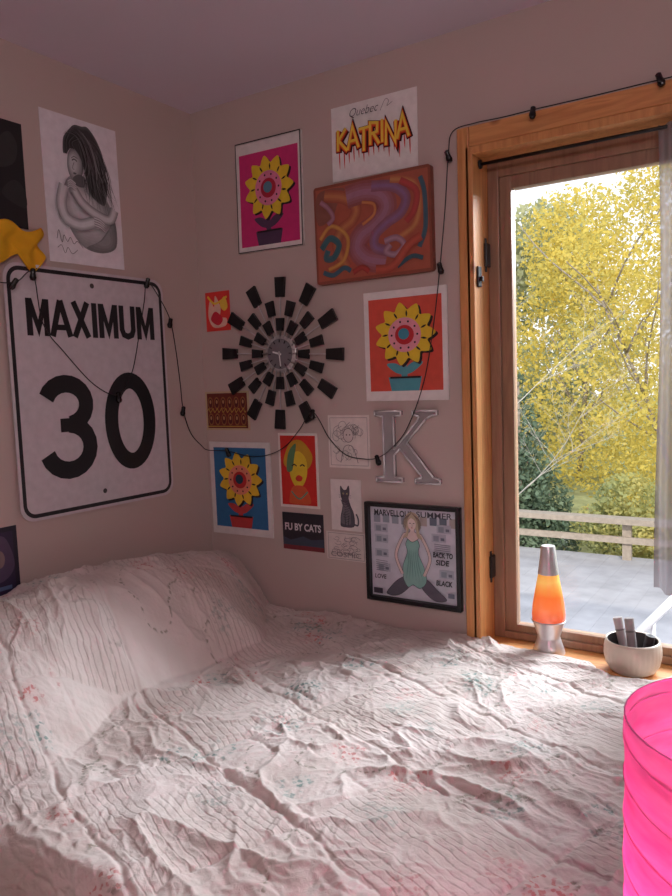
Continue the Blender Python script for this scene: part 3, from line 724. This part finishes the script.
cat=[(.30,.10),(.32,.28),(.38,.44),(.40,.56),(.36,.64),(.33,.74),(.335,.87),(.42,.80),(.52,.80),(.60,.88),(.62,.74),(.585,.64),(.64,.50),(.74,.34),(.76,.16),(.70,.08),(.40,.07)]
A.poly(cat,ct,True); A.poly([(.40+(x-.5)*.7+.06,.35+(y-.38)*.72) for x,y in cat[:6]]+[(.60,.44),(.64,.26),(.60,.12)],(112,108,114),True)
A.stroke(cat+[cat[0]],.0018,(34,32,38))
A.stroke([(.46,.10),(.45,.36)],.002,(40,38,44)); A.stroke([(.56,.10),(.58,.30)],.002,(40,38,44)); A.ell(.42,.725,.024,.017,(200,196,140)); A.ell(.54,.725,.024,.017,(200,196,140)); A.ell(.42,.725,.008,.014,(30,28,30)); A.ell(.54,.725,.008,.014,(30,28,30)); A.ell(.48,.68,.014,.008,(40,34,38))
for k in range(9): A.stroke([(.38+.03*(k%5),.58-.05*k),(.48,.56-.05*k),(.60+.01*(k%4),.60-.05*k)],.0014,(52,50,58))
for s in (-1,1):
    for k in range(3): A.stroke([(.48+s*.05,.685-.008*k),(.48+s*.20,.70-.03*k)],.0008,(50,48,54),sm=False)
A.build('cat_drawing',(.626,1.016),'back','ink drawing of a seated grey patterned cat on white paper','drawing')

# framed poster
fx0,fx1,fz0,fz1=.708,1.048,.706,1.036
fp=empty('framed_poster',((fx0+fx1)/2,-.001,(fz0+fz1)/2)); thing(fp,'black framed poster of a seated woman in green','framed poster')
t=.014
parent(boxes('frame',[((fx0,-.022,fz0),(fx0+t,-.0005,fz1)),((fx1-t,-.022,fz0),(fx1,-.0005,fz1)),((fx0+t,-.022,fz0),(fx1-t,-.0005,fz0+t)),((fx0+t,-.022,fz1-t),(fx1-t,-.0005,fz1))],mat((20,19,22),.3),.0015),fp)
A=Art(fx1-fx0-2*t-.002,fz1-fz0-2*t-.002,(206,206,216),.004)
for k in range(9):
    x=.04+.11*k; h=random.uniform(.08,.14); A.rect(x,.86-h*.3,x+.08,.92,random.choice([(150,158,170),(110,118,132),(175,165,160)]))
A.text('MARVELLOUS',.05,.90,.50,.97,(40,40,48),bold=.02); A.text('SUMMER',.55,.91,.95,.975,(70,70,80),bold=.01)
for (x,y) in ((.05,.60),(.05,.44),(.72,.66),(.07,.28),(.80,.28),(.05,.72),(.78,.76)):
    A.rect(x,y,x+.16,y+.09,(178,182,194)); A.rect(x+.02,y+.01,x+.08,y+.07,(140,148,160)); A.rect(x+.10,y+.02,x+.14,y+.05,(110,114,130))
for k in range(6):
    A.stroke([(.06,.40-.022*k),(.20,.395-.022*k)],.002,(120,124,138),sm=False); A.stroke([(.75,.64-.02*k),(.93,.635-.02*k)],.002,(120,124,138),sm=False)
sk=(222,200,196); ol=(60,56,66); lg_=(96,92,104)
def part(pts,c,shade=None):
    A.poly(pts,c,True); A.stroke(pts+[pts[0]],.0014,ol)
part([(.18,.05),(.30,.19),(.44,.27),(.51,.24),(.46,.15),(.35,.05),(.24,.02)],lg_)
part([(.56,.25),(.67,.24),(.78,.14),(.88,.05),(.75,.025),(.62,.12)],lg_)
part([(.39,.22),(.385,.36),(.44,.52),(.425,.61),(.455,.67),(.50,.645),(.555,.67),(.585,.61),(.57,.52),(.635,.36),(.655,.22),(.58,.14),(.50,.17),(.44,.14)],(140,186,176))
part([(.465,.66),(.405,.71),(.41,.735),(.475,.75),(.48,.79),(.53,.79),(.535,.75),(.60,.735),(.605,.71),(.545,.66),(.50,.64)],sk)
for s in (1,-1):
    f_=lambda x:.505+s*(x-.505)
    A.stroke([(f_(.596),.722),(f_(.665),.60),(f_(.70),.46),(f_(.63),.28)],.0115,ol); A.stroke([(f_(.596),.722),(f_(.665),.60),(f_(.70),.46),(f_(.63),.28)],.0092,sk)
for k in range(6): A.stroke([(.45+.021*k,.56),(.45+.024*k,.40),(.42+.04*k,.22)],.0020,(92,140,132),taper=True)
A.poly([(.44,.76),(.41,.84),(.44,.93),(.50,.965),(.565,.94),(.605,.85),(.585,.76),(.62,.68),(.565,.70),(.545,.78),(.475,.78),(.45,.70),(.395,.68)],(190,174,150),True)
A.poly([(.465,.80),(.460,.86),(.50,.900),(.546,.86),(.544,.80),(.505,.762)],(232,212,206),True)
for k in range(5): A.stroke([(.50,.955),(.45-.01*k,.88),(.428-.006*k,.76+.01*k)],.0014,(124,110,100)); A.stroke([(.51,.955),(.565+.008*k,.88),(.585+.006*k,.76+.01*k)],.0014,(124,110,100))
A.stroke([(.475,.842),(.487,.848),(.497,.842)],.002,ol); A.stroke([(.518,.842),(.528,.848),(.538,.842)],.002,ol); A.ell(.507,.797,.011,.005,(180,80,84)); A.stroke([(.507,.835),(.512,.815),(.505,.812)],.001,ol)
A.text('BACK TO',.74,.50,.96,.56,(34,34,44),bold=.03,shear=.1); A.text('SIDE',.77,.42,.92,.48,(34,34,44),bold=.03,shear=.1); A.text('BLACK',.77,.20,.95,.26,(34,34,44),bold=.03,shear=.1)
A.text('LOVE',.05,.20,.19,.25,(50,50,60),bold=.02,shear=.1)
A.rect(.03,.03,.14,.09,(60,56,70)); A.rect(.90,.08,.97,.13,(120,124,140))
o=A.build('poster_sheet',((fx0+fx1)/2,(fz0+fz1)/2),'back',None,None,off=.002); parent(o,fp)

# K letter
Kx0,Kx1,Kz0,Kz1=.756,.984,1.106,1.336
Kw,Kh=Kx1-Kx0,Kz1-Kz0
kp=[(0,0),(.42,0),(.42,.06),(.30,.075),(.30,.38),(.39,.47),(.70,.12),(.72,.075),(.62,.06),(.62,0),(1.0,0),(1.0,.06),(.90,.09),(.50,.56),(.80,.88),(.88,.93),(.97,.94),(.97,1),(.60,1),(.60,.94),(.70,.925),(.68,.87),(.30,.46),(.30,.925),(.42,.94),(.42,1),(0,1),(0,.94),(.13,.925),(.13,.075),(0,.06)]
def letter():
    pts=[Vector((Kx0+a*Kw,0,Kz0+b_*Kh)) for a,b_ in kp]; n=len(pts)
    vs=[(p.x,-.014,p.z) for p in pts]+[(p.x,-.0005,p.z) for p in pts]
    tr=tessellate_polygon([[Vector((p.x,p.z,0)) for p in pts]])
    fs=[tuple(t) for t in tr]+[tuple(n+i for i in t)[::-1] for t in tr]+[(i,(i+1)%n,n+(i+1)%n,n+i) for i in range(n)]
    e=empty('letter_k',((Kx0+Kx1)/2,-.001,Kz0)); thing(e,'silver metal serif letter K with raised rim mounted on the wall','wall letter')
    face=mesh('letter_face',vs,fs,[mat((180,176,180),.22,.7)]); parent(face,e)
    bm=bmesh.new(); bm.from_mesh(face.data); bmesh.ops.recalc_face_normals(bm,faces=bm.faces); bm.to_mesh(face.data); bm.free()
    v2=[];f2=[]
    for i in range(n):
        a=Vector((pts[i].x,-.016,pts[i].z)); b_=Vector((pts[(i+1)%n].x,-.016,pts[(i+1)%n].z)); tube_geo([a,b_],.0030,8,v2,f2)
    parent(mesh('rim',v2,f2,[mat((236,232,234),.2,.45)],smooth=True),e)
letter()

# CLOCK
cx,cz=.382,1.540
ck=empty('sunburst_clock',(cx,-.002,cz)); thing(ck,'black and silver sunburst wall clock with rectangular paddle rays','clock')
M_silv=mat((214,210,210),.28,.7); M_pad=mat((16,15,17),.35)
def ray_mesh(nm,r0,r1,r2,w0,w1):
    vs=[];fs=[];mi=[]
    def bx(xa,xb,wa,wb,ya,yb,m_):
        k=len(vs)
        vs.extend([(-wa,ya,xa),(wa,ya,xa),(wa,yb,xa),(-wa,yb,xa),(-wb,ya,xb),(wb,ya,xb),(wb,yb,xb),(-wb,yb,xb)])
        for f in BOXF: fs.append(tuple(k+i for i in f)); mi.append(m_)
    bx(r0,r1+.004,.0020,.0020,-.014,-.011,0); bx(r1,r2,w0,w1,-.019,-.009,1)
    me=bpy.data.meshes.new(nm); me.from_pydata(vs,[],fs); me.materials.append(M_silv); me.materials.append(M_pad)
    for p,i in zip(me.polygons,mi): p.material_index=i
    me.update(); return me
mo=ray_mesh('long_ray',.05,.196,.264,.0175,.0215); mm=ray_mesh('middle_ray',.05,.134,.186,.0140,.0175); mi_=ray_mesh('short_ray',.05,.080,.124,.0125,.0165)
for k in range(12):
    for me_,a,nm in ((mo,30*k+3,'long_ray'),(mm,30*k+18,'middle_ray'),(mi_,30*k+3,'short_ray')):
        o=link(bpy.data.objects.new(nm,me_)); o.parent=ck; o.rotation_euler=(0,math.radians(a),0)
def disc(nm,prof,m):
    o=lathe(nm,prof,m,n=40); o.rotation_euler=(PI/2,0,0); o.parent=ck; return o
disc('hub',[(.066,0),(.066,.010),(.060,.014),(.052,.014)],M_silv)
disc('dial',[(.053,.012),(.053,.0155),(.0,.0158)],mat((128,124,128),.3,.4))
for k in range(12):
    o=boxes('hour_mark',[((-.0015,-.0175,.040),(.0015,-.0155,.050))],mat((30,30,32),.4)); o.parent=ck; o.rotation_euler=(0,math.radians(30*k),0)
for L_,w_,a,nm in ((.030,.003,285,'hour_hand'),(.044,.002,175,'minute_hand')):
    o=boxes(nm,[((-w_,-.0195,-.008),(w_,-.018,L_))],mat((245,242,240),.3,.1)); o.parent=ck; o.rotation_euler=(0,math.radians(a),0)
disc('hand_cap',[(.005,.0155),(.005,.021),(0,.022)],M_silv)

# ================================================================= STRING LIGHTS
sl=empty('string_lights',(.004,-.03,1.2)); thing(sl,'small unlit dark bulbs on a thin black cord across walls','string lights')
Lw=[(-1.00,1.95,.03),(-.88,1.77,.03),(-.79,1.752,.030),(-.73,1.785,.032),(-.705,1.640,.028),(-.635,1.555,.026),(-.53,1.453,.026),(-.44,1.42,.028),(-.375,1.49,.026),(-.335,1.61,.026),(-.305,1.73,.030),(-.288,1.80,.032),(-.235,1.745,.034),(-.18,1.675,.022),(-.153,1.574,.014),(-.140,1.45,.014),(-.134,1.353,.016),(-.10,1.265,.014),(-.05,1.215,.016)]
Bw=[(.03,1.195,.03),(.12,1.192,.022),(.22,1.175,.018),(.31,1.182,.018),(.39,1.215,.018),(.46,1.275,.026),(.522,1.335,.030),(.575,1.245,.014),(.64,1.19,.014),(.715,1.178,.016),(.77,1.185,.028),(.82,1.215,.030),(.88,1.28,.030),(.935,1.42,.016),(.972,1.59,.014),(1.00,1.77,.016),(1.02,1.94,.014),(1.035,2.09,.016),(1.055,2.150,.026),(1.12,2.162,.018),(1.20,2.160,.018),(1.295,2.161,.018),(1.45,2.160,.018),(1.615,2.161,.018),(1.85,2.160,.018),(2.0,2.161,.018)]
pts=[(x,y,z) for y,z,x in Lw]+[(x,-y,z) for x,z,y in Bw]
parent(tube('cord',catmull(pts,6),.0017,M_black,5),sl)
bprof=[(0,-.024),(.007,-.022),(.010,-.014),(.0085,-.006),(.0075,-.002),(.0075,.010),(.004,.013),(0,.013)]
bulbs=[(.032,-.79,1.752),(.030,-.44,1.415),(.022,-.18,1.67),(.034,-.288,1.80),(.016,-.134,1.353),(.12,-.022,1.192),(.522,-.032,1.332),(.77,-.030,1.182),(1.00,-.016,1.77),(1.035,-.02,2.09),(1.295,-.034,2.152),(1.615,-.034,2.160),(.034,-.73,1.785)]
M_bulb=mat((24,20,22),.2)
b0=None
for p in bulbs:
    if b0 is None:
        o=lathe('bulb',bprof,M_bulb,n=12); b0=o
    else: o=link(b0.copy())
    o.location=p; o.rotation_euler=(random.uniform(-.5,.5),random.uniform(-.5,.5),0)
    parent(o,sl)

# ================================================================= SILL ITEMS
lx,ly=1.304,.034
ll=empty('lava_lamp',(lx,ly,SZ)); thing(ll,'lava lamp with orange wax and silver base on the sill','lava lamp')
M_al=mat((226,222,224),.34,.55)
parent(lathe('base',[(.046,0),(.047,.004),(.034,.045),(.032,.052),(.045,.092),(.0500,.100),(.048,.103),(.03,.103)],M_al,(lx,ly,SZ)),ll)
lg=bpy.data.materials.new('lava_liquid'); lg.use_nodes=True; nt=lg.node_tree; b=nt.nodes['Principled BSDF']
tc=nt.nodes.new('ShaderNodeTexCoord'); sp=nt.nodes.new('ShaderNodeSeparateXYZ'); rp=nt.nodes.new('ShaderNodeValToRGB'); nz=nt.nodes.new('ShaderNodeTexNoise'); nz.inputs['Scale'].default_value=30
ad=nt.nodes.new('ShaderNodeMath'); ad.operation='MULTIPLY_ADD'; ad.inputs[1].default_value=.02
nt.links.new(tc.outputs['Object'],sp.inputs[0]); nt.links.new(tc.outputs['Object'],nz.inputs['Vector']); nt.links.new(nz.outputs['Fac'],ad.inputs[0]); nt.links.new(sp.outputs[2],ad.inputs[2])
mr=nt.nodes.new('ShaderNodeMapRange'); mr.inputs[1].default_value=.115; mr.inputs[2].default_value=.26; nt.links.new(ad.outputs[0],mr.inputs[0])
e=rp.color_ramp.elements; e[0].position=.05; e[0].color=lin((230,100,62))+(1,); e[1].position=.98; e[1].color=lin((255,178,80))+(1,)
for ps,c in ((.25,(255,130,74)),(.50,(255,126,58)),(.64,(255,160,76)),(.80,(255,194,104))): x=e.new(ps); x.color=lin(c)+(1,)
nt.links.new(mr.outputs[0],rp.inputs[0]); nt.links.new(rp.outputs[0],b.inputs['Base Color']); nt.links.new(rp.outputs[0],b.inputs['Emission Color']); b.inputs['Emission Strength'].default_value=.5
b.inputs['Roughness'].default_value=.08; b.inputs['Coat Weight'].default_value=.6
parent(lathe('globe',[(.0480,.1035),(.0490,.118),(.046,.150),(.038,.195),(.0290,.243)],lg,(lx,ly,SZ)),ll)
parent(lathe('cap',[(.0300,.241),(.0300,.245),(.0245,.285),(.0205,.322),(.019,.325),(0,.325)],M_al,(lx,ly,SZ)),ll)

bw=empty('bowl',(bx_,by_,SZ)); thing(bw,'cream ribbed ceramic bowl on the window sill','bowl')
def ribbed(nm,prof,m,loc,n=96,amp=.0012,k=32):
    vs=[];fs=[]
    for r,z,rb in prof:
        for i in range(n):
            a=2*PI*i/n; q=r+(amp*math.cos(a*k) if rb else 0); vs.append((q*math.cos(a),q*math.sin(a),z))
    for j in range(len(prof)-1):
        for i in range(n): fs.append((j*n+i,j*n+(i+1)%n,(j+1)*n+(i+1)%n,(j+1)*n+i))
    return mesh(nm,vs,fs,[m],smooth=True,loc=loc)
M_cer=mat((218,202,184),.35); M_in=mat((48,40,38),.5)
parent(ribbed('body',[(.0,0,0),(.050,0,0),(.060,.006,0),(.070,.024,1),(.0745,.045,1),(.0745,.066,1),(.0725,.084,0),(.070,.091,0),(.066,.089,0)],M_cer,(bx_,by_,SZ)),bw)
parent(lathe('inner_glaze',[(.066,.089),(.066,.05),(.052,.012),(0,.010)],M_in,(bx_,by_,SZ),cap=False),bw)
for k,(dx,dy,tx,ty,L_,r,c) in enumerate([(-.016,.012,-.044,.018,.140,.0125,(186,178,176)),(.008,-.012,-.010,.000,.148,.0125,(168,160,160)),(.028,.010,.044,.014,.102,.013,(66,58,60))]):
    a=Vector((bx_+dx,by_+dy,SZ+.016)); b_=Vector((bx_+tx,by_+ty,SZ+L_)); m_=mat(c,.5)
    e=empty('paper_roll',tuple(a)); thing(e,'thick grey paper roll standing in the ceramic bowl' if c[0]>100 else 'small dark paper roll leaning in the ceramic bowl','paper roll',group='rolls in the bowl on the sill')
    d=(b_-a).normalized(); vs,fs=tube_geo([a,b_],r,24); fs=fs[:-1]
    v2,f2=tube_geo([b_,b_-d*.02],r*.72,24); kk=len(vs); vs+=v2; fs+=[tuple(kk+i for i in f) for f in f2[:-2]]; fs.append(tuple(kk+24+i for i in range(24)))
    for i in range(24): fs.append((24+i,24+(i+1)%24,kk+(i+1)%24,kk+i))
    o=mesh('roll_body',vs,fs,[m_],smooth=True); md=o.modifiers.new('es','EDGE_SPLIT'); md.split_angle=math.radians(40); parent(o,e)
    parent(tube('paper_band',[a+(b_-a)*.72,a+(b_-a)*.76],r*1.04,mat(tuple(int(q*.75) for q in c),.5),24),e)

# ================================================================= PINK LAMP
lpx,lpy,zb,zt,R=1.926,-1.528,.85,1.195,.088
pl=empty('paper_lamp',(lpx,lpy,0)); thing(pl,'bright pink paper cylinder lamp standing beside the bed','lamp')
sm=bpy.data.materials.new('pink_paper'); sm.use_nodes=True; nt=sm.node_tree; nt.nodes.clear()
o_=nt.nodes.new('ShaderNodeOutputMaterial'); mx=nt.nodes.new('ShaderNodeMixShader'); d=nt.nodes.new('ShaderNodeBsdfDiffuse'); t_=nt.nodes.new('ShaderNodeBsdfTranslucent')
tc=nt.nodes.new('ShaderNodeTexCoord'); nz=nt.nodes.new('ShaderNodeTexNoise'); nz.inputs['Scale'].default_value=22; nz.inputs['Detail'].default_value=8; rp=nt.nodes.new('ShaderNodeValToRGB')
rp.color_ramp.elements[0].position=.3; rp.color_ramp.elements[0].color=lin((240,122,182))+(1,); rp.color_ramp.elements[1].position=.7; rp.color_ramp.elements[1].color=lin((252,164,210))+(1,)
mp=nt.nodes.new('ShaderNodeMapping'); mp.inputs['Scale'].default_value=(1,1,4); nt.links.new(tc.outputs['Object'],mp.inputs[0])
nt.links.new(mp.outputs[0],nz.inputs['Vector']); nt.links.new(nz.outputs['Fac'],rp.inputs[0]); nt.links.new(rp.outputs[0],d.inputs[0]); nt.links.new(rp.outputs[0],t_.inputs[0]); mx.inputs[0].default_value=.5
bp=nt.nodes.new('ShaderNodeBump'); bp.inputs['Strength'].default_value=.45; bp.inputs['Distance'].default_value=.002; nt.links.new(nz.outputs['Fac'],bp.inputs['Height']); nt.links.new(bp.outputs[0],d.inputs['Normal'])
nt.links.new(d.outputs[0],mx.inputs[1]); nt.links.new(t_.outputs[0],mx.inputs[2]); nt.links.new(mx.outputs[0],o_.inputs[0])
vs=[];fs=[];n=96;rows_=120
for j in range(rows_+1):
    z=zb+(zt-zb)*j/rows_
    for i in range(n):
        a=2*PI*i/n; ph=((z-zb-.015+.0085*math.cos(a+.6))/.031)*PI
        r=R-.0008*(1-abs(math.cos(ph))**4)+.0004*math.sin(a*9+z*60)
        vs.append((r*math.cos(a),r*math.sin(a),z))
for j in range(rows_):
    for i in range(n): fs.append((j*n+i,j*n+(i+1)%n,(j+1)*n+(i+1)%n,(j+1)*n+i))
parent(mesh('lamp_shade',vs,fs,[sm],smooth=True,loc=(lpx,lpy,0)),pl)
M_rib=mat((246,120,184),.7)
for zz in (zt,zb):
    parent(tube('shade_ring',[(lpx+(R-.001)*math.cos(2*PI*i/48),lpy+(R-.001)*math.sin(2*PI*i/48),zz) for i in range(49)],.0007,M_rib,6),pl)
for k in range(11):
    z0=zb+.015+.031*k
    parent(tube('shade_rib',[(lpx+(R-.0002)*math.cos(2*PI*i/60),lpy+(R-.0002)*math.sin(2*PI*i/60),z0-.0085*math.cos(2*PI*i/60+.6)) for i in range(61)],.0004,M_rib,5),pl)
parent(lathe('base',[(.085,0),(.085,.012),(.012,.022),(.008,.03),(.008,.80),(.013,.81),(.013,.835),(0,.835)],mat((200,198,196),.35,.6),(lpx,lpy,0)),pl)
parent(lathe('bulb',[(.010,.835),(.014,.85),(.014,.862),(0,.870)],mat((255,225,215),.4,emit=1.5),(lpx,lpy,0)),pl)
for a in (0,2*PI/3,4*PI/3):
    parent(tube('spider_arm',[(lpx+.010*math.cos(a),lpy+.010*math.sin(a),.83),(lpx+(R-.003)*math.cos(a),lpy+(R-.003)*math.sin(a),.855)],.0012,M_silv,5),pl)

# ================================================================= ADDED FILL LAMP (invented fixture, unseen behind the camera)
cl=empty('added_fill_lamp',(2.5,-2.9,H)); thing(cl,'added unseen fill lamp with round frosted glass shade','fill lamp')
parent(lathe('fill_lamp_canopy',[(.13,0),(.13,-.02),(.11,-.03)],mat((220,215,210),.4),(2.5,-2.9,H)),cl)
parent(lathe('fill_lamp_shade',[(.12,-.03),(.115,-.06),(.08,-.09),(0,-.10)],mat((250,240,230),.4,emit=1.0),(2.5,-2.9,H),cap=False),cl)

def light(nm,typ,loc,energy,color,**k):
    l=bpy.data.lights.new(nm,typ); l.energy=energy; l.color=color
    for a,b_ in k.items(): setattr(l,a,b_)
    o=link(bpy.data.objects.new(nm,l)); o.location=loc; return o
def aim(o,t): o.rotation_euler=(Vector(t)-o.location).to_track_quat('-Z','Y').to_euler()
o=light('added_fill_light','AREA',(2.5,-2.9,H-.14),21,(1,.83,.86),shape='DISK',size=.6); aim(o,(1.3,-1.2,1.1))  # added area lamp at the invented fixture, brightens the room softly
o=light('added_sky_fill','AREA',(2.7,2.6,3.2),600,(.86,.93,1.0),shape='RECTANGLE',size=3.0,size_y=1.8); aim(o,(1.2,-.5,1.1))  # added area lamp outside, out of view, strengthens daylight through the window
o=light('shade_light','POINT',(lpx,lpy,.885),8.5,(1.0,.30,.56),shadow_soft_size=.012)
o=light('sun','SUN',(0,0,10),3.1,(1,.95,.84),angle=.02); o.rotation_euler=Vector((-.35,.75,-.55)).to_track_quat('-Z','Y').to_euler()

w=bpy.data.worlds.new('sky'); scn.world=w; w.use_nodes=True; nt=w.node_tree; bg=nt.nodes['Background']
tc=nt.nodes.new('ShaderNodeTexCoord'); sp=nt.nodes.new('ShaderNodeSeparateXYZ'); rp=nt.nodes.new('ShaderNodeValToRGB')
nt.links.new(tc.outputs['Generated'],sp.inputs[0]); nt.links.new(sp.outputs[2],rp.inputs[0]); nt.links.new(rp.outputs[0],bg.inputs[0])
rp.color_ramp.elements[0].position=0; rp.color_ramp.elements[0].color=(.90,.91,.9,1); rp.color_ramp.elements[1].position=.6; rp.color_ramp.elements[1].color=(.70,.82,1,1)
bg.inputs[1].default_value=1.5

# ================================================================= CAMERA
FPX=730.3
cam=bpy.data.cameras.new('camera'); co=link(bpy.data.objects.new('camera',cam)); scn.camera=co
cam.sensor_fit='VERTICAL'; cam.sensor_height=24; cam.lens=FPX/896*24; cam.clip_start=.02; cam.clip_end=200
r=Vector((.83801,.54417,-.03603)).normalized(); bk=Vector((.54538,-.83355,.09089)); bk=(bk-r*bk.dot(r)).normalized(); up=bk.cross(r)
M=Matrix((r,up,bk)).transposed().to_4x4(); M.translation=Vector((1.949,-2.0755,1.4371)); co.matrix_world=M
scn.view_settings.view_transform='Standard'; scn.view_settings.look='None'
